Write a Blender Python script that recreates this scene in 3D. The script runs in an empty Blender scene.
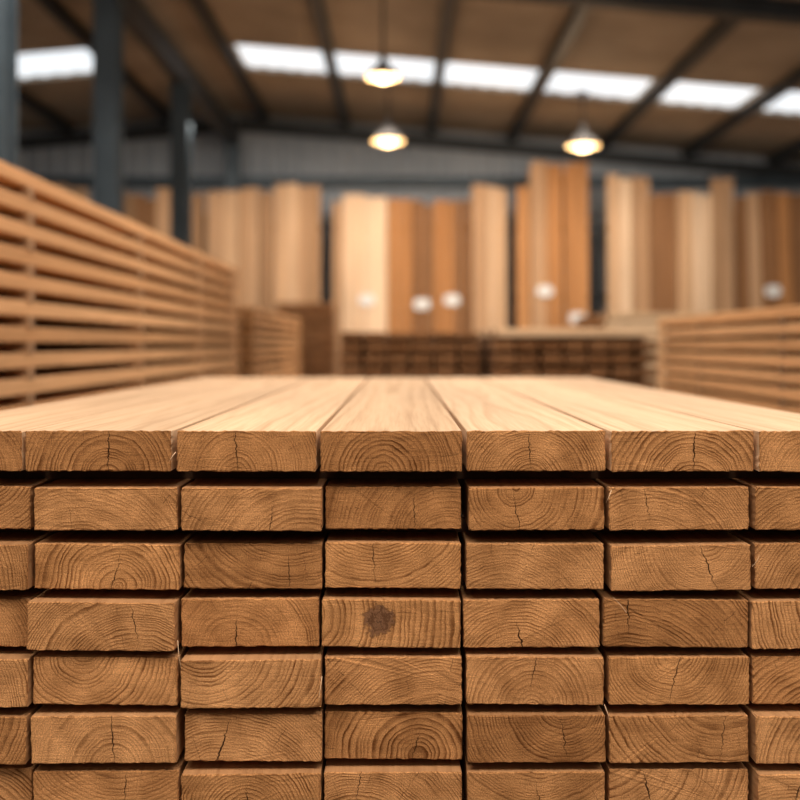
import bpy, math, random
from mathutils import Vector, Matrix, Euler
random.seed(23)
scene=bpy.context.scene
EYE=1.52; F=1000.0
def PX(px,d): return (px-400)*d/F
def PZ(py,d): return EYE+(345-py)*d/F

# ------------------------------------------------------------ materials
class NT:
    def __init__(s,name):
        s.m=bpy.data.materials.new(name); s.m.use_nodes=True
        s.t=s.m.node_tree; s.t.nodes.clear()
        s.out=s.t.nodes.new('ShaderNodeOutputMaterial')
        s.b=s.t.nodes.new('ShaderNodeBsdfPrincipled')
        s.t.links.new(s.b.outputs[0],s.out.inputs[0])
    def put(s,sock,v):
        if isinstance(v,bpy.types.NodeSocket): s.t.links.new(v,sock)
        elif v is not None: sock.default_value=v
    def M(s,op,a,b=None,c=None,clamp=False):
        n=s.t.nodes.new('ShaderNodeMath'); n.operation=op; n.use_clamp=clamp
        s.put(n.inputs[0],a); s.put(n.inputs[1],b); s.put(n.inputs[2],c)
        return n.outputs[0]
    def attr(s,name):
        n=s.t.nodes.new('ShaderNodeAttribute'); n.attribute_name=name; return n
    def sep(s,v):
        n=s.t.nodes.new('ShaderNodeSeparateXYZ'); s.put(n.inputs[0],v); return n.outputs
    def comb(s,x,y,z):
        n=s.t.nodes.new('ShaderNodeCombineXYZ')
        for i,v in enumerate((x,y,z)): s.put(n.inputs[i],v)
        return n.outputs[0]
    def noise(s,v,scale,detail=2,rough=.5):
        n=s.t.nodes.new('ShaderNodeTexNoise'); s.put(n.inputs['Vector'],v)
        n.inputs['Scale'].default_value=scale; n.inputs['Detail'].default_value=detail
        n.inputs['Roughness'].default_value=rough
        return n.outputs[0]
    def ramp(s,f,stops,interp='LINEAR'):
        n=s.t.nodes.new('ShaderNodeValToRGB'); s.put(n.inputs[0],f)
        cr=n.color_ramp; cr.interpolation=interp
        while len(cr.elements)>1: cr.elements.remove(cr.elements[-1])
        cr.elements[0].position=stops[0][0]; cr.elements[0].color=stops[0][1]
        for p,c in stops[1:]:
            e=cr.elements.new(p); e.color=c
        return n.outputs[0]
    def mix(s,f,a,b,blend='MIX'):
        n=s.t.nodes.new('ShaderNodeMix'); n.data_type='RGBA'; n.blend_type=blend
        s.put(n.inputs[0],f); s.put(n.inputs[6],a); s.put(n.inputs[7],b)
        return n.outputs[2]
    def rng(s,v,a,b,c,d):
        n=s.t.nodes.new('ShaderNodeMapRange'); s.put(n.inputs[0],v)
        for i,x in enumerate((a,b,c,d)): n.inputs[i+1].default_value=x
        return n.outputs[0]
    def bump(s,h,strength,dist):
        n=s.t.nodes.new('ShaderNodeBump'); s.put(n.inputs['Height'],h)
        n.inputs['Strength'].default_value=strength; n.inputs['Distance'].default_value=dist
        s.t.links.new(n.outputs[0],s.b.inputs['Normal'])

def C(r,g,b): return (r,g,b,1)
def grey(v): return (v,v,v,1)

def wood_end(name,light,dark,freq=170,gain=1.0):
    n=NT(name)
    x,y,z=n.sep(n.attr('bp').outputs['Vector'])
    rnd=n.attr('rnd').outputs['Fac']
    off=n.M('MULTIPLY',rnd,9.0)
    v=n.comb(n.M('ADD',x,off),n.M('MULTIPLY',y,.3),z)
    lown=n.M('MULTIPLY',n.M('SUBTRACT',n.noise(v,20,2),.5),.014)
    hin=n.M('MULTIPLY',n.M('SUBTRACT',n.noise(v,160,2),.5),.0020)
    r=n.M('SQRT',n.M('ADD',n.M('MULTIPLY',x,x),n.M('MULTIPLY',z,z)))
    r=n.M('ADD',n.M('ADD',r,lown),hin)
    rv=n.comb(r,off,0.0)
    fq=n.M('ADD',freq*.72,n.M('MULTIPLY',n.M('FRACT',n.M('MULTIPLY',rnd,7.3)),freq*.75))
    ph=n.M('ADD',n.M('MULTIPLY',r,fq),n.M('MULTIPLY',n.noise(rv,45,1),4.2))
    fr=n.M('FRACT',ph)
    band=n.ramp(fr,[(0,grey(0)),(.40,grey(.10)),(.68,grey(.75)),(.85,grey(1)),(.94,grey(.12)),(1,grey(0))])
    amp=n.rng(n.noise(rv,60,2),.3,.7,.32,1.1)
    amp=n.M('MULTIPLY',amp,n.rng(n.noise(v,30,2),.35,.62,.4,1.1))
    amp=n.M('MULTIPLY',amp,n.rng(n.M('FRACT',n.M('MULTIPLY',rnd,13.7)),0,1,.75,1.35))
    f=n.M('MULTIPLY',band,amp,clamp=True)
    col=n.mix(f,light,dark)
    fz=n.noise(v,620,4,.75)
    col=n.mix(1.0,col,n.ramp(fz,[(.3,grey(.28)),(.5,grey(.92)),(.7,grey(1.52))]),'MULTIPLY')
    saw=n.noise(n.comb(n.M('MULTIPLY',x,30.0),off,n.M('MULTIPLY',z,420.0)),1.0,2)
    col=n.mix(1.0,col,n.ramp(saw,[(.3,grey(.86)),(.7,grey(1.08))]),'MULTIPLY')
    bl=n.noise(v,18,3)
    col=n.mix(1.0,col,n.ramp(bl,[(.3,C(.66,.61,.56)),(.7,C(1.2,1.2,1.2))]),'MULTIPLY')
    th=n.M('ARCTAN2',x,z)
    ck=n.M('FRACT',n.M('ADD',n.M('MULTIPLY',th,2.1),n.M('ADD',off,n.M('MULTIPLY',n.noise(v,60,2),.12))))
    ckm=n.M('LESS_THAN',n.M('ABSOLUTE',n.M('SUBTRACT',ck,.5)),.006)
    ckm=n.M('MULTIPLY',ckm,n.M('GREATER_THAN',n.noise(v,40,1),.55))
    p,a,pr=n.sep(n.attr('crk').outputs['Vector'])
    wob=n.M('MULTIPLY',n.M('SUBTRACT',n.noise(n.comb(off,n.M('MULTIPLY',z,1.0),0.0),110,4,.7),.5),.012)
    wid=n.M('MULTIPLY',n.M('SUBTRACT',1.0,n.M('ABSOLUTE',a)),.0013)
    wid=n.M('MULTIPLY',wid,pr)
    mc=n.M('LESS_THAN',n.M('ABSOLUTE',n.M('ADD',p,wob)),wid)
    crack=n.M('MAXIMUM',mc,n.M('MULTIPLY',ckm,.6))
    col=n.mix(crack,col,C(.03,.012,.006))
    kx,ky,kz=n.sep(n.attr('kn').outputs['Vector'])
    kr=n.M('SQRT',n.M('ADD',n.M('MULTIPLY',kx,kx),n.M('MULTIPLY',kz,kz)))
    kr=n.M('ADD',kr,n.M('MULTIPLY',n.M('SUBTRACT',n.noise(v,90,4,.7),.5),.05))
    kcol=n.ramp(n.M('MULTIPLY',kr,25.0),[(0,C(.05,.025,.015)),(.12,C(.20,.10,.055)),(.3,C(.10,.045,.022)),(.42,C(.22,.11,.06)),(.52,C(.05,.02,.01)),(.6,C(.3,.15,.07))])
    km=n.rng(kr,.017,.026,1.0,0.0)
    col=n.mix(km,col,kcol)
    tint=n.ramp(n.M('FRACT',n.M('MULTIPLY',rnd,31.7)),[(0,C(.74,.67,.60)),(.3,C(1.08,1.03,.96)),(.55,C(.88,.83,.78)),(.8,C(1.16,1.14,1.12)),(1,C(.90,.80,.70))])
    col=n.mix(1.0,col,tint,'MULTIPLY')
    n.put(n.b.inputs['Base Color'],col); n.b.inputs['Roughness'].default_value=.95
    n.b.inputs['Specular IOR Level'].default_value=.05
    h=n.M('ADD',n.M('MULTIPLY',fz,1.2),n.M('MULTIPLY',saw,.7))
    h=n.M('SUBTRACT',n.M('SUBTRACT',h,n.M('MULTIPLY',f,.3)),n.M('MULTIPLY',crack,3.0))
    n.bump(h,.6,.0016)
    return n.m

def wood_side(name,light,dark,freq=90,rough=.75,streak=1.0):
    n=NT(name)
    x,y,z=n.sep(n.attr('bp').outputs['Vector'])
    rnd=n.attr('rnd').outputs['Fac']
    off=n.M('MULTIPLY',rnd,9.0)
    v=n.comb(n.M('ADD',x,off),n.M('MULTIPLY',y,.12),z)
    r=n.M('SQRT',n.M('ADD',n.M('MULTIPLY',x,x),n.M('MULTIPLY',z,z)))
    r=n.M('ADD',r,n.M('MULTIPLY',n.M('SUBTRACT',n.noise(v,9,2),.5),.05))
    fr=n.M('FRACT',n.M('MULTIPLY',r,freq))
    band=n.ramp(fr,[(0,grey(0)),(.5,grey(.3)),(.82,grey(1)),(1,grey(0))])
    st=n.noise(n.comb(n.M('MULTIPLY',n.M('ADD',x,off),220.0),n.M('MULTIPLY',y,5.0),n.M('MULTIPLY',z,220.0)),1.0,3,.6)
    f=n.M('ADD',n.M('MULTIPLY',band,.42*streak),n.M('MULTIPLY',n.M('SUBTRACT',st,.42),1.1*streak),clamp=True)
    col=n.mix(f,light,dark)
    bl=n.noise(v,6,2)
    col=n.mix(1.0,col,n.ramp(bl,[(.3,grey(.84)),(.7,grey(1.08))]),'MULTIPLY')
    tint=n.ramp(n.M('FRACT',n.M('MULTIPLY',rnd,31.7)),[(0,C(.82,.77,.71)),(.3,C(1.04,1.0,.96)),(.6,C(.93,.9,.87)),(.8,C(1.08,1.08,1.08)),(1,C(.95,.88,.8))])
    col=n.mix(1.0,col,tint,'MULTIPLY')
    n.put(n.b.inputs['Base Color'],col); n.b.inputs['Roughness'].default_value=rough
    n.b.inputs['Specular IOR Level'].default_value=.15
    n.bump(n.M('ADD',st,n.M('MULTIPLY',band,-.2)),.3,.001)
    return n.m

def plain(name,col,rough=.6,metal=0,nscale=3,var=.25,emit=None,es=0):
    n=NT(name)
    tc=n.t.nodes.new('ShaderNodeTexCoord').outputs['Object']
    nz=n.noise(tc,nscale,4,.6)
    c=n.mix(1.0,C(*col),n.ramp(nz,[(.3,grey(1-var)),(.7,grey(1+var))]),'MULTIPLY')
    n.put(n.b.inputs['Base Color'],c)
    n.b.inputs['Roughness'].default_value=rough; n.b.inputs['Metallic'].default_value=metal
    if emit:
        n.b.inputs['Emission Color'].default_value=C(*emit); n.b.inputs['Emission Strength'].default_value=es
        try: n.m.cycles.emission_sampling='NONE'
        except Exception: pass
    return n.m

m_end=wood_end('wood_end_grain',C(.585,.295,.125),C(.185,.072,.024))
m_top=wood_side('wood_sawn_face',C(.81,.565,.37),C(.50,.305,.165),freq=50,streak=1.15)
m_inner=wood_side('wood_sawn_face_gap_shade',C(.46,.24,.11),C(.28,.13,.055),freq=55)  # darker copy of the sawn face for lower rows; gap shade put into its colour
m_face=wood_side('wood_orange_face',C(.80,.455,.225),C(.53,.27,.115),freq=60)
m_end2=wood_end('wood_end_brown',C(.30,.15,.07),C(.12,.055,.022))
m_face2=wood_side('wood_brown_face',C(.32,.17,.085),C(.19,.09,.04),freq=60)
m_pale=wood_side('wood_pale_face',C(.84,.59,.37),C(.60,.38,.21),freq=50)
m_stick=plain('sticker_wood',(.12,.06,.03),.8,nscale=20)  # kept dark so the colour deepens the shade in the gaps between rows
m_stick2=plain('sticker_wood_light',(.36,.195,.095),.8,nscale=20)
m_steel=plain('painted_steel_slate',(.055,.077,.095),.5,.2)
m_steel2=plain('painted_steel_dark',(.030,.034,.038),.55,.2)
m_ceil=plain('ceiling_board',(.33,.265,.195),.8,nscale=1.2)
m_floor=plain('concrete_floor',(.22,.20,.18),.7,nscale=2)
m_sky=plain('skylight_polycarbonate',(.8,.85,.9),.5,emit=(.86,.94,1.0),es=1.05,var=.02)
m_glow=plain('lamp_bulb_glow',(1,.8,.5),.5,emit=(1,.76,.46),es=4,var=.0)
m_shade=plain('lamp_shade_enamel',(.04,.034,.03),.45,.3)
m_refl=plain('lamp_inner_reflector',(.9,.75,.5),.35,emit=(1,.65,.32),es=.45,var=0)
m_tag=plain('paper_tag',(.85,.83,.80),.8,var=.03)

def wall_mat():
    n=NT('corrugated_wall_paint')
    tc=n.t.nodes.new('ShaderNodeTexCoord').outputs['Object']
    nz=n.noise(tc,.9,4,.6)
    n.put(n.b.inputs['Base Color'],n.ramp(nz,[(.3,C(.27,.30,.335)),(.7,C(.37,.395,.43))]))
    n.b.inputs['Roughness'].default_value=.6
    return n.m
m_wall=wall_mat()

# ------------------------------------------------------------ board builder
class Boards:
    def __init__(s):
        s.v=[];s.f=[];s.mi=[];s.bp=[];s.rn=[];s.cr=[];s.kn=[];s.sm=[]
    def board(s,M,w,t,L,mside=0,mend=1,fine=False,pith=None,rnd=None,knot=None,crack=None,rad=.003):
        """board: local x width, local y length 0..L, local z thickness (centred)."""
        if rnd is None: rnd=random.random()
        if pith is None:
            k=random.random()
            if k<.3: pith=(random.uniform(-.2,.2)*w, random.choice([-1,-1,1])*random.uniform(.4,.7)*t)
            elif k<.8: pith=(random.uniform(-.35,.35)*w, random.choice([-1,-1,1])*random.uniform(.7,1.9)*t)
            else: pith=(random.choice([-1,1])*random.uniform(.35,.75)*w, random.choice([-1,1])*random.uniform(.4,1.6)*t)
        if crack is None:
            crack=(random.uniform(-.35,.35),random.uniform(-.35,.35)*t,random.uniform(.35,.75)*t,random.choice([1,.75,.6,.5,.5,0]))
        ca,cc,cl,cp=crack
        P=[]
        hw,ht=w/2,t/2
        def corner(cx,cz,a0):
            k=3 if fine else 1
            for i in range(k+1):
                a=a0+i/k*math.pi/2
                P.append((cx+rad*math.cos(a),cz+rad*math.sin(a)))
        def line(x0,z0,x1,z1):
            Ln=math.hypot(x1-x0,z1-z0); k=int(Ln/.005)
            for i in range(1,k): P.append((x0+(x1-x0)*i/k,z0+(z1-z0)*i/k))
        corner(hw-rad,ht-rad,0)
        if fine: line(hw-rad,ht,-hw+rad,ht)
        corner(-hw+rad,ht-rad,math.pi/2)
        if fine: line(-hw,ht-rad,-hw,-ht+rad)
        corner(-hw+rad,-ht+rad,math.pi)
        if fine: line(-hw+rad,-ht,hw-rad,-ht)
        corner(hw-rad,-ht+rad,3*math.pi/2)
        if fine: line(hw,-ht+rad,hw,ht-rad)
        N=len(P)
        jit=[random.uniform(-.0008,.0008) if fine else 0 for _ in P]
        b=.0012 if fine else .002
        loops=[(0,b,1),(b,0,1),(.02,0,0),(L-b,0,0),(L,b,1)] if fine else [(0,b,1),(b,0,0),(L-b,0,0),(L,b,1)]
        base=len(s.v)
        for (yy,ins,j) in loops:
            for i,(px,pz) in enumerate(P):
                sx=(px-(math.copysign(ins,px))) ; sz=(pz-math.copysign(ins,pz))
                if fine and j:
                    sz+=jit[i]; sx+=jit[(i*7)%N]
                yj=yy+(random.uniform(-.0005,.0005) if fine and yy<.01 else 0)
                co=M@Vector((sx,yj,sz))
                s.v.append(co)
                s.bp.append((sx-pith[0],yy,sz-pith[1])); s.rn.append(rnd)
                cx_=pith[0] if abs(pith[0])<.35*w else pith[0]*.4
                rx=sx-cx_
                s.cr.append((rx*math.cos(ca)-sz*math.sin(ca),(sz-cc)/cl,cp))
                s.kn.append((sx-knot[0],0,sz-knot[1]) if knot else (1,0,1))
        nl=len(loops)
        for l in range(nl-1):
            for i in range(N):
                a=base+l*N+i; b2=base+l*N+(i+1)%N
                s.f.append((a,b2,b2+N,a+N))
                s.mi.append(mend if (fine and l==0) else mside)
        s.f.append(tuple(base+i for i in reversed(range(N)))); s.mi.append(mend)
        s.f.append(tuple(base+(nl-1)*N+i for i in range(N))); s.mi.append(mend)
    def box(s,x0,x1,y0,y1,z0,z1,mi):
        base=len(s.v)
        for x in (x0,x1):
            for y in (y0,y1):
                for z in (z0,z1):
                    s.v.append(Vector((x,y,z))); s.bp.append((x,y,z)); s.rn.append(.5); s.cr.append((1,2,0)); s.kn.append((1,0,1))
        for q in ((0,1,3,2),(4,6,7,5),(0,4,5,1),(2,3,7,6),(0,2,6,4),(1,5,7,3)):
            s.f.append(tuple(base+i for i in q)); s.mi.append(mi)
    def build(s,name,mats):
        me=bpy.data.meshes.new(name)
        me.from_pydata([tuple(v) for v in s.v],[],s.f)
        for m in mats: me.materials.append(m)
        me.polygons.foreach_set('material_index',s.mi)
        for nm,data in (('bp',s.bp),('crk',s.cr),('kn',s.kn)):
            a=me.attributes.new(nm,'FLOAT_VECTOR','POINT')
            a.data.foreach_set('vector',[c for v in data for c in v])
        a=me.attributes.new('rnd','FLOAT','POINT'); a.data.foreach_set('value',s.rn)
        me.update()
        o=bpy.data.objects.new(name,me); scene.collection.objects.link(o)
        return o

# ------------------------------------------------------------ foreground stack
S=.0014; D=1.4; LEN=2.33
B=Boards()
row_tops=[431,488,545,601.5,659,717,774]
row_h=[40.5,42.5,45.5,48,48,47.5,46.5]
while row_tops[-1]<1290:
    row_tops.append(row_tops[-1]+57.3); row_h.append(46)
e1=[(-122,20.5),(24.5,170.5),(177,316),(320.5,462),(467,606),(611.5,754),(758.5,902)]
e2=[(-118,28),(30.5,178),(181,321.5),(324,463),(467,607),(609.5,752),(755.5,898)]
e4=[(-121,25),(28,175),(179,318),(321.5,461),(464,601),(605,750),(753,897)]
nrows=len(row_tops)
bot=None
for ri in range(nrows):
    edges=e1 if ri==0 else (e4 if ri==3 else e2)
    zt=EYE-(row_tops[ri]-345)*S; t=row_h[ri]*S
    for ci,(a,b) in enumerate(edges):
        if ri in(0,3): j1=j2=0
        else: j1=random.uniform(-.3,2.4); j2=random.uniform(-2.4,.3)
        x0=(a+j1-400)*S; x1=(b+j2-400)*S
        yj=random.uniform(-.004,.018)
        if ri==0: yj=random.uniform(-.005,.005)
        dz=0 if ri==0 else random.uniform(-.001,.001)
        rot=Euler((0,random.uniform(-.011,.011) if ri else random.uniform(-.003,.003),random.uniform(-.0006,.0006))).to_matrix().to_4x4()
        M=Matrix.Translation(((x0+x1)/2,D+yj,zt-t/2+dz))@rot
        w=x1-x0
        knot=None; pith=None; crack=None
        if ri==0:
            pith=(random.uniform(-.12,.12)*w,-random.uniform(.45,.9)*t)
            crack=(random.uniform(-.12,.12),random.uniform(-.1,.1)*t,random.uniform(.5,.75)*t,[.9,.8,.7,0,.6,.9,.8][ci])
        if ri==3 and ci==3:
            knot=(-.017,.004); pith=(-.13,.01); crack=(0,0,.02,0)
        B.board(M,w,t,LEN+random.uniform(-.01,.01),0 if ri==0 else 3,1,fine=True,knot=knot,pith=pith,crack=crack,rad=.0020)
    if ri<nrows-1:
        zb=zt-t; zn=EYE-(row_tops[ri+1]-345)*S
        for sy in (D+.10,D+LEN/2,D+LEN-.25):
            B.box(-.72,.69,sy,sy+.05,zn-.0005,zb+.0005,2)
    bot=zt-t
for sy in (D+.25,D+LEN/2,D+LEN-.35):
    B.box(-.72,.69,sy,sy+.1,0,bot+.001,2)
def splinter(x,y,z,dx,dz,r=.0006):
    base=len(B.v); n=6
    for i in range(n+1):
        t=i/n
        cx=x+dx*t; cz=z+dz*t-abs(dx)*.3*t*t; cy=y-.006*math.sin(t*2.5); rr=r*(1-t*.8)
        for k in range(3):
            a=k*2.094
            B.v.append(Vector((cx+rr*math.cos(a),cy,cz+rr*math.sin(a))))
            B.bp.append((0,0,0));B.rn.append(.8);B.cr.append((1,2,0));B.kn.append((1,0,1))
    for i in range(n):
        for k in range(3):
            B.f.append((base+i*3+k,base+i*3+(k+1)%3,base+(i+1)*3+(k+1)%3,base+(i+1)*3+k)); B.mi.append(0)
for (px,py,dx,dy) in ((626,612,-14,-20),(178,640,4,26),(322,676,-3,24),(752,566,6,-14),(604,704,5,14),(611,490,-6,10),(176,452,-6,8)):
    splinter((px-400)*S,D-.002,EYE-(py-345)*S,dx*S,-dy*S)
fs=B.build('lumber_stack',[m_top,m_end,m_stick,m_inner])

# ------------------------------------------------------------ other stacks
def stack(name,x0,x1,y0,y1,ztop,bw,th,pitch,axis='Y',mats=None,jit=.006,stick=None,stick_out=0.0,toprow_pale=False,gapx=.006):
    Bd=Boards()
    n=int((ztop-.08)/pitch); 
    for r in range(n):
        zt=ztop-r*pitch
        ax='X' if (toprow_pale and r==0) else axis
        ms=3 if (toprow_pale and r==0) else 0
        if ax=='Y': A0,A1,L0,L1=x0,x1,y0,y1
        else: A0,A1,L0,L1=y0,y1,x0,x1
        nb=max(1,round((A1-A0)/bw)); ww=(A1-A0)/nb
        for i in range(nb):
            c=A0+ww*(i+.5); j=random.uniform(-jit,jit); l0=L0+random.uniform(0,jit*2)
            e=random.uniform(-jit*2,jit)
            tt=th*random.uniform(.94,1.03)
            if ax=='Y': M=Matrix.Translation((c+j*.5,l0,zt-th/2))
            else: M=Matrix.Translation((l0,c+j*.5,zt-th/2))@Matrix.Rotation(-math.pi/2,4,'Z')
            Bd.board(M,ww-gapx,tt,(L1-L0)+e-jit,ms,1,rad=.003)
        zb=zt-th
        zn=zt-pitch
        if r<n-1 and zn<zb-.004:
            if axis=='Y':
                for sy in stick: Bd.box(x0-stick_out,x1+stick_out,sy,sy+.05,zn-.002,zb+.002,2)
            else:
                for sx in stick: Bd.box(sx,sx+.05,y0-stick_out,y1+stick_out,zn-.002,zb+.002,2)
    zb=ztop-(n-1)*pitch-th
    if axis=='Y':
        for sy in (stick[0],stick[-1]): Bd.box(x0+.01,x1-.01,sy,sy+.1,0,zb+.003,2)
    else:
        for sx in (stick[0],stick[-1]): Bd.box(sx,sx+.1,y0+.01,y1-.01,0,zb+.003,2)
    return Bd.build(name,mats)
F1=[m_face,m_end,m_stick,m_pale]; F2=[m_face2,m_end2,m_stick,m_pale]
stack('lumber_stack',-2.1,-1.3,2.55,8.1,EYE+.605,.155,.052,.0905,'Y',[m_face,m_end,m_stick2],jit=.006,stick=[2.7,3.5,5.0,6.5,7.8],stick_out=.002)
stack('lumber_stack',1.5,2.6,2.4,5.84,EYE+.15,.16,.046,.064,'Y',[m_face,m_end,m_stick],jit=.009,stick=[2.6,3.9,5.0,5.6],stick_out=.0)
stack('lumber_stack',-2.05,-1.25,8.6,12.7,EYE+.33,.16,.05,.078,'Y',F1,jit=.01,stick=[8.9,10.5,12.4],gapx=.02)
stack('lumber_stack',-1.62,-.86,13.0,13.55,EYE+.55,.14,.055,.085,'Y',F2,jit=.01,stick=[13.15,13.4],gapx=.02)
stack('lumber_stack',-.40,.53,6.5,8.7,EYE+.085,.15,.045,.078,'Y',F2,jit=.014,stick=[6.85,7.6,8.5],gapx=.022)
stack('lumber_stack',.58,1.62,6.25,7.95,EYE+.105,.15,.052,.084,'Y',F2,jit=.014,stick=[6.6,7.1,7.7],toprow_pale=True,gapx=.022)
stack('lumber_stack',1.72,2.95,8.4,9.9,EYE+.27,.2,.06,.07,'X',[m_pale,m_end,m_stick,m_pale],jit=.012,stick=[1.9,2.4,2.8])

# ------------------------------------------------------------ generic mesh helpers
def mesh(name,v,f,mats,mi=None,parent=None,smooth=False):
    me=bpy.data.meshes.new(name); me.from_pydata([tuple(a) for a in v],[],f)
    for m in mats: me.materials.append(m)
    if mi: me.polygons.foreach_set('material_index',mi)
    if smooth: me.polygons.foreach_set('use_smooth',[True]*len(f))
    me.update(); o=bpy.data.objects.new(name,me); scene.collection.objects.link(o)
    if parent: o.parent=parent
    return o
def prism(V,Fc,prof,p0,p1,up=Vector((0,0,1))):
    p0=Vector(p0);p1=Vector(p1); d=(p1-p0).normalized(); s_=d.cross(up).normalized(); u=s_.cross(d)
    b=len(V); n=len(prof)
    for p in (p0,p1):
        for a,c in prof: V.append(p+s_*a+u*c)
    for i in range(n): Fc.append((b+i,b+(i+1)%n,b+n+(i+1)%n,b+n+i))
    Fc.append(tuple(b+i for i in reversed(range(n)))); Fc.append(tuple(b+n+i for i in range(n)))
def Iprof(w,h,tf=.02,tw=.016):
    a,b=w/2,h/2
    return [(-a,-b),(a,-b),(a,-b+tf),(tw/2,-b+tf),(tw/2,b-tf),(a,b-tf),(a,b),(-a,b),(-a,b-tf),(-tw/2,b-tf),(-tw/2,-b+tf),(-a,-b+tf)]
def rect(w,h): return [(-w/2,-h/2),(w/2,-h/2),(w/2,h/2),(-w/2,h/2)]

# ------------------------------------------------------------ room shell
XL,XR,YB,YF=-7.0,7.5,-4.0,15.0
RX=-2.45
def zc(x): return EYE+ (3.49-.085*(x-RX) if x>RX else 3.49-.085*(RX-x))
sk_x=[(-6.2,-5.0),(-4.8,-3.55),(-1.92,-.83),(-.78,.42),(.49,1.62),(1.69,2.95),(3.06,4.2),(4.28,5.4)]
sk_y=[(-1.2,.4),(4.6,6.2),(11.45,12.5)]
xs=sorted(set([XL,XR,RX]+[a for p in sk_x for a in p])); ys=sorted(set([YB,YF]+[a for p in sk_y for a in p]))
V=[];Fc=[]
for i in range(len(xs)-1):
    for j in range(len(ys)-1):
        mx=(xs[i]+xs[i+1])/2; my=(ys[j]+ys[j+1])/2
        if any(a<mx<b for a,b in sk_x) and any(a<my<b for a,b in sk_y): continue
        b=len(V)
        for dz in (0,.08):
            V+= [(xs[i],ys[j],zc(xs[i])+dz),(xs[i+1],ys[j],zc(xs[i+1])+dz),(xs[i+1],ys[j+1],zc(xs[i+1])+dz),(xs[i],ys[j+1],zc(xs[i])+dz)]
        Fc+=[(b+3,b+2,b+1,b),(b+4,b+5,b+6,b+7),(b,b+1,b+5,b+4),(b+1,b+2,b+6,b+5),(b+2,b+3,b+7,b+6),(b+3,b,b+4,b+7)]
mesh('ceiling',V,Fc,[m_ceil])
k=0
for (y0,y1) in sk_y:
    for (x0,x1) in sk_x:
        k+=1; V=[];Fc=[];mi=[]
        n=10
        for i in range(n+1):
            x=x0+(x1-x0)*i/n; rz=.012*math.cos(i*math.pi)
            for y in (y0,y1):
                for dz in (.05,.06): V.append((x,y,zc(x)+dz+rz))
        for i in range(n):
            a=i*4; Fc+=[(a,a+2,a+6,a+4),(a+1,a+5,a+7,a+3),(a,a+4,a+5,a+1),(a+2,a+3,a+7,a+6)]; mi+=[0]*4
        mesh('window_%d'%k,V,Fc,[m_sky],mi)
mesh('floor',[(XL,YB,0),(XR,YB,0),(XR,YF,0),(XL,YF,0),(XL,YB,-.1),(XR,YB,-.1),(XR,YF,-.1),(XL,YF,-.1)],
     [(0,1,2,3),(7,6,5,4),(0,4,5,1),(1,5,6,2),(2,6,7,3),(3,7,4,0)],[m_floor])
def corr_wall(name,p0,p1,nrm):
    V=[];Fc=[]; p0=Vector(p0);p1=Vector(p1);Ln=(p1-p0).length; per=.25; n=int(Ln/per)
    pts=[]
    for i in range(n):
        for f,dd in ((0,0),(.4,0),(.5,.03),(.9,.03)): pts.append(((i+f)*Ln/n,dd))
    pts.append((Ln,0)); d=(p1-p0).normalized(); nr=Vector(nrm)
    for (s_,o) in pts:
        p=p0+d*s_-nr*o; V.append((p.x,p.y,0)); V.append((p.x,p.y,zc(p.x)+.03))
    for i in range(len(pts)-1): Fc.append((2*i,2*i+2,2*i+3,2*i+1))
    return mesh(name,V,Fc,[m_wall])
corr_wall('wall_back',(XL,YF,0),(XR,YF,0),(0,-1,0))
corr_wall('wall_left',(XL,YB,0),(XL,YF,0),(1,0,0))
corr_wall('wall_right',(XR,YB,0),(XR,YF,0),(-1,0,0))

for x in (-6.4,-4.9,-3.42,-2.0,-.805,.455,1.655,3.005,4.24,5.5,6.6):
    V=[];Fc=[]; prism(V,Fc,Iprof(.11,.12),(x,YB,zc(x)-.07),(x,YF-.02,zc(x)-.07)); mesh('roof_rafter',V,Fc,[m_steel2])
def transverse(name,y,w,h,drop,mat):
    V=[];Fc=[]
    for (a,b) in ((XL,RX),(RX,XR)):
        prism(V,Fc,Iprof(w,h),(a+.04,y,zc(a)-drop),(b-.04 if b==XR else b,y,zc(b)-drop))
    mesh(name,V,Fc,[mat])
transverse('roof_beam',8.35,.16,.16,.225,m_steel2)
transverse('roof_beam',2.8,.16,.16,.225,m_steel2)
transverse('roof_beam',14.85,.12,.16,.225,m_steel2)
V=[];Fc=[]; prism(V,Fc,rect(.13,.26),(RX,YB,zc(RX)-.45),(RX,YF-.06,zc(RX)-.45)); mesh('ridge_girder',V,Fc,[m_steel2])
V=[];Fc=[]; prism(V,Fc,Iprof(.12,.14),(XL+.05,14.86,PZ(181,14.8)),(XR-.05,14.86,PZ(181,14.8))); mesh('wall_girt',V,Fc,[m_steel])
for (x,y) in ((-2.47,6.1),(-2.45,8.4),(-2.45,11.2),(-2.45,14.66)):
    V=[];Fc=[]; zt=zc(RX)-.605
    prism(V,Fc,Iprof(.2,.2,.022,.016),(x,y,0.02),(x,y,zt),up=Vector((0,1,0)))
    prism(V,Fc,rect(.26,.24),(x,y,0),(x,y,.025),up=Vector((0,1,0)))
    prism(V,Fc,rect(.24,.24),(x,y,zt-.02),(x,y,zt+.02),up=Vector((0,1,0)))
    mesh('steel_column',V,Fc,[m_steel])

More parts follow.
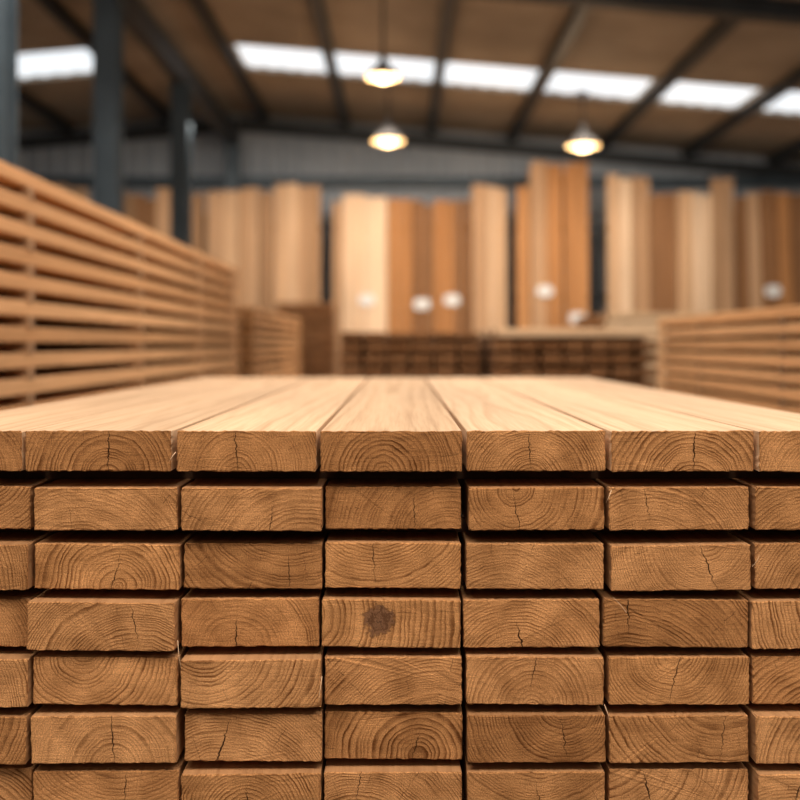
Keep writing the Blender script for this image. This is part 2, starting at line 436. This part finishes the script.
# ------------------------------------------------------------ upright boards along the back
specs=[
 (55,92,188,1),(122,140,194,0),(140,160,198,5),(160,190,192,1),(190,206,197,0),
 (209,226,195,1),(226,242,194,2),(242,262,193,1),(262,276,195,0),(276,300,188,2),(300,322,190,1),
 (334,343,205,1),(343,388,198,3),(388,412,202,4),(412,433,204,5),(433,452,203,4),(452,470,204,5),
 (471,486,188,1),(486,505,190,2),(515,528,190,4),(528,544,165,1),(544,560,168,4),(562,585,167,4),
 (604,616,178,2),(616,627,182,3),(627,645,180,1),(646,672,197,5),(673,688,195,2),(688,706,196,3),(707,728,182,1),
 (733,743,200,5),(744,756,196,1),(757,772,194,5),(773,786,196,4),(787,802,198,5),(803,830,192,1),(835,860,190,4)]
cols=[(C(.40,.235,.13),C(.26,.145,.07)),(C(.56,.345,.20),C(.39,.23,.12)),(C(.70,.46,.28),C(.50,.31,.18)),(C(.84,.60,.40),C(.66,.44,.27)),(C(.54,.26,.105),C(.37,.165,.06)),(C(.34,.17,.08),C(.21,.10,.04))]
um=[wood_side('upright_wood_%d'%i,a,b,freq=25) for i,(a,b) in enumerate(cols)]
groups={}
for sp in specs:
    px=sp[0]
    g=0 if px<207 else 1 if px<330 else 2 if px<510 else 3 if px<600 else 4 if px<729 else 5
    groups.setdefault(g,[]).append(sp)
tags=[(367,300),(422,304),(452,300),(545,291),(577,318),(773,291)]
for g,L in groups.items():
    Bd=Boards()
    for (p0,p1,top,ci) in L:
        dt=14.2; X0=PX(p0,dt);X1=PX(p1,dt); H0=PZ(top,dt)
        lean=.035
        nsub=2 if (p1-p0)>17 else 1
        for sb in range(nsub):
            x0=X0+(X1-X0)*sb/nsub; x1=X0+(X1-X0)*(sb+1)/nsub
            H=H0-(sb*random.uniform(-.03,.06))
            off=random.uniform(0,.02)
            for layer in range(3):
                tilt=random.uniform(-.003,.003) if g!=5 else -.02+random.uniform(-.003,.003)
                y=13.85+layer*.06+off*(1 if layer==0 else .5)
                hh=H/math.cos(lean)-layer*random.uniform(-.02,.10)
                M=Matrix.Translation(((x0+x1)/2 - (tilt*H*.5 if g==5 else 0),y,.012))@Euler((-lean,tilt,0)).to_matrix().to_4x4()@Matrix.Rotation(math.pi/2,4,'X')
                Bd.board(M,(x1-x0)-.014,.040,hh,ci,6,rad=.004)
    o=Bd.build('upright_timber_boards',um+[m_end])
    for (px,py) in tags:
        for (p0,p1,top,ci) in L:
            if p0<=px<p1:
                z=PZ(py,13.9); y=13.85-.028+z*.035-.012
                V=[];nn=20; x=PX(px,13.9)
                w_,h_=.11,.075
                for i in range(nn):
                    a=2*math.pi*i/nn
                    V.append((x+w_*math.copysign(abs(math.cos(a))**.6,math.cos(a)),y,z+h_*math.copysign(abs(math.sin(a))**.6,math.sin(a))))
                V+= [(a,b+.003,c) for a,b,c in V]
                Fc=[tuple(range(nn)),tuple(reversed(range(nn,2*nn)))]+[(i,(i+1)%nn,nn+(i+1)%nn,nn+i) for i in range(nn)]
                mesh('paper_tag',V,Fc,[m_tag],parent=o)
V=[];Fc=[]
for px in (50,207,328,510,594,731,850):
    x=PX(px,14.4); prism(V,Fc,rect(.1,.1),(x,14.38,0),(x,14.38,PZ(215,14.4)),up=Vector((0,1,0)))
for z in (1.0,2.2,3.2):
    prism(V,Fc,rect(.06,.1),(PX(46,14.4),14.4,z),(PX(854,14.4),14.4,z))
mesh('timber_storage_rack',V,Fc,[m_steel2])

# ------------------------------------------------------------ pendant lamps
def lathe(V,Fc,mi,prof,cx,cy,cz,m,n=32):
    b=len(V)
    for r,z in prof:
        for i in range(n):
            a=2*math.pi*i/n; V.append((cx+r*math.cos(a),cy+r*math.sin(a),cz+z))
    for j in range(len(prof)-1):
        for i in range(n):
            Fc.append((b+j*n+i,b+j*n+(i+1)%n,b+(j+1)*n+(i+1)%n,b+(j+1)*n+i)); mi.append(m)
def lamp(px,py,d,R):
    x=PX(px,d); z=PZ(py,d); V=[];Fc=[];mi=[]
    s=R/.2
    outer=[(.2,-.03),(.205,-.015),(.19,.02),(.15,.07),(.09,.12),(.05,.15),(.045,.22),(.03,.25),(.008,.26)]
    lathe(V,Fc,mi,[(a*s,b*s) for a,b in outer],x,d,z,0)
    inner=[(.2,-.03),(.185,.015),(.145,.062),(.085,.11),(.0,.12)]
    lathe(V,Fc,mi,[(a*s,b*s) for a,b in inner],x,d,z,1)
    bulb=[(0.0,-.085),(.06,-.078),(.105,-.05),(.12,-.01),(.10,.03),(.05,.06),(.03,.1)]
    lathe(V,Fc,mi,[(a*s*1.1,b*s) for a,b in bulb],x,d,z,2)
    top=zc(x)-.002
    lathe(V,Fc,mi,[(.012,.255*s),(.012,top-z)],x,d,z,0,8)
    lathe(V,Fc,mi,[(.05,top-z-.05),(.06,top-z-.03),(.06,top-z)],x,d,z,0,16)
    o1=mesh('pendant_lamp',V,Fc,[m_shade,m_refl,m_glow],mi,smooth=True)
    l=bpy.data.lights.new('lamp_light','POINT'); l.energy=22; l.color=(1,.72,.45); l.shadow_soft_size=.12
    o=bpy.data.objects.new('lamp_light',l); o.location=(x,d,z-.2*s); scene.collection.objects.link(o); o.parent=o1
lamp(383,75,8.0,.13); lamp(388,139,12.2,.19); lamp(583,144,12.2,.19)

# ------------------------------------------------------------ lights
def area(name,loc,rot,sx,sy,e,col):
    l=bpy.data.lights.new(name,'AREA'); l.shape='RECTANGLE'; l.size=sx; l.size_y=sy; l.energy=e; l.color=col
    o=bpy.data.objects.new(name,l); o.location=loc; o.rotation_euler=rot; scene.collection.objects.link(o); return o
area('skylight_daylight',(.6,5.4,4.35),(math.radians(-12),0,0),7,1.6,245,(1,.93,.84))
area('skylight_daylight',(.3,-.5,4.35),(math.radians(28),0,0),5,1.4,240,(1,.90,.77))
area('skylight_daylight',(.6,11.6,4.1),(math.radians(14),0,0),8,1.0,245,(1,.91,.80))
area('board_end_fill',(.8,-3.6,4.0),(math.radians(58),0,0),5,1.0,26,(1,.90,.78))  # added fill, unseen behind the camera, to light the board ends

w=bpy.data.worlds.new('World'); scene.world=w; w.use_nodes=True
bg=w.node_tree.nodes['Background']; bg.inputs[0].default_value=(.92,.92,.92,1); bg.inputs[1].default_value=.06

# ------------------------------------------------------------ camera
cam=bpy.data.cameras.new('Camera'); co=bpy.data.objects.new('Camera',cam); scene.collection.objects.link(co)
co.location=(0,0,EYE); co.rotation_euler=(math.radians(90),0,0)
cam.sensor_width=36; cam.lens=45; cam.shift_y=-55/800
cam.dof.use_dof=True; cam.dof.focus_distance=1.42; cam.dof.aperture_fstop=2.1
cam.clip_start=.05; scene.camera=co
scene.view_settings.view_transform='Standard'
scene.view_settings.look='None'
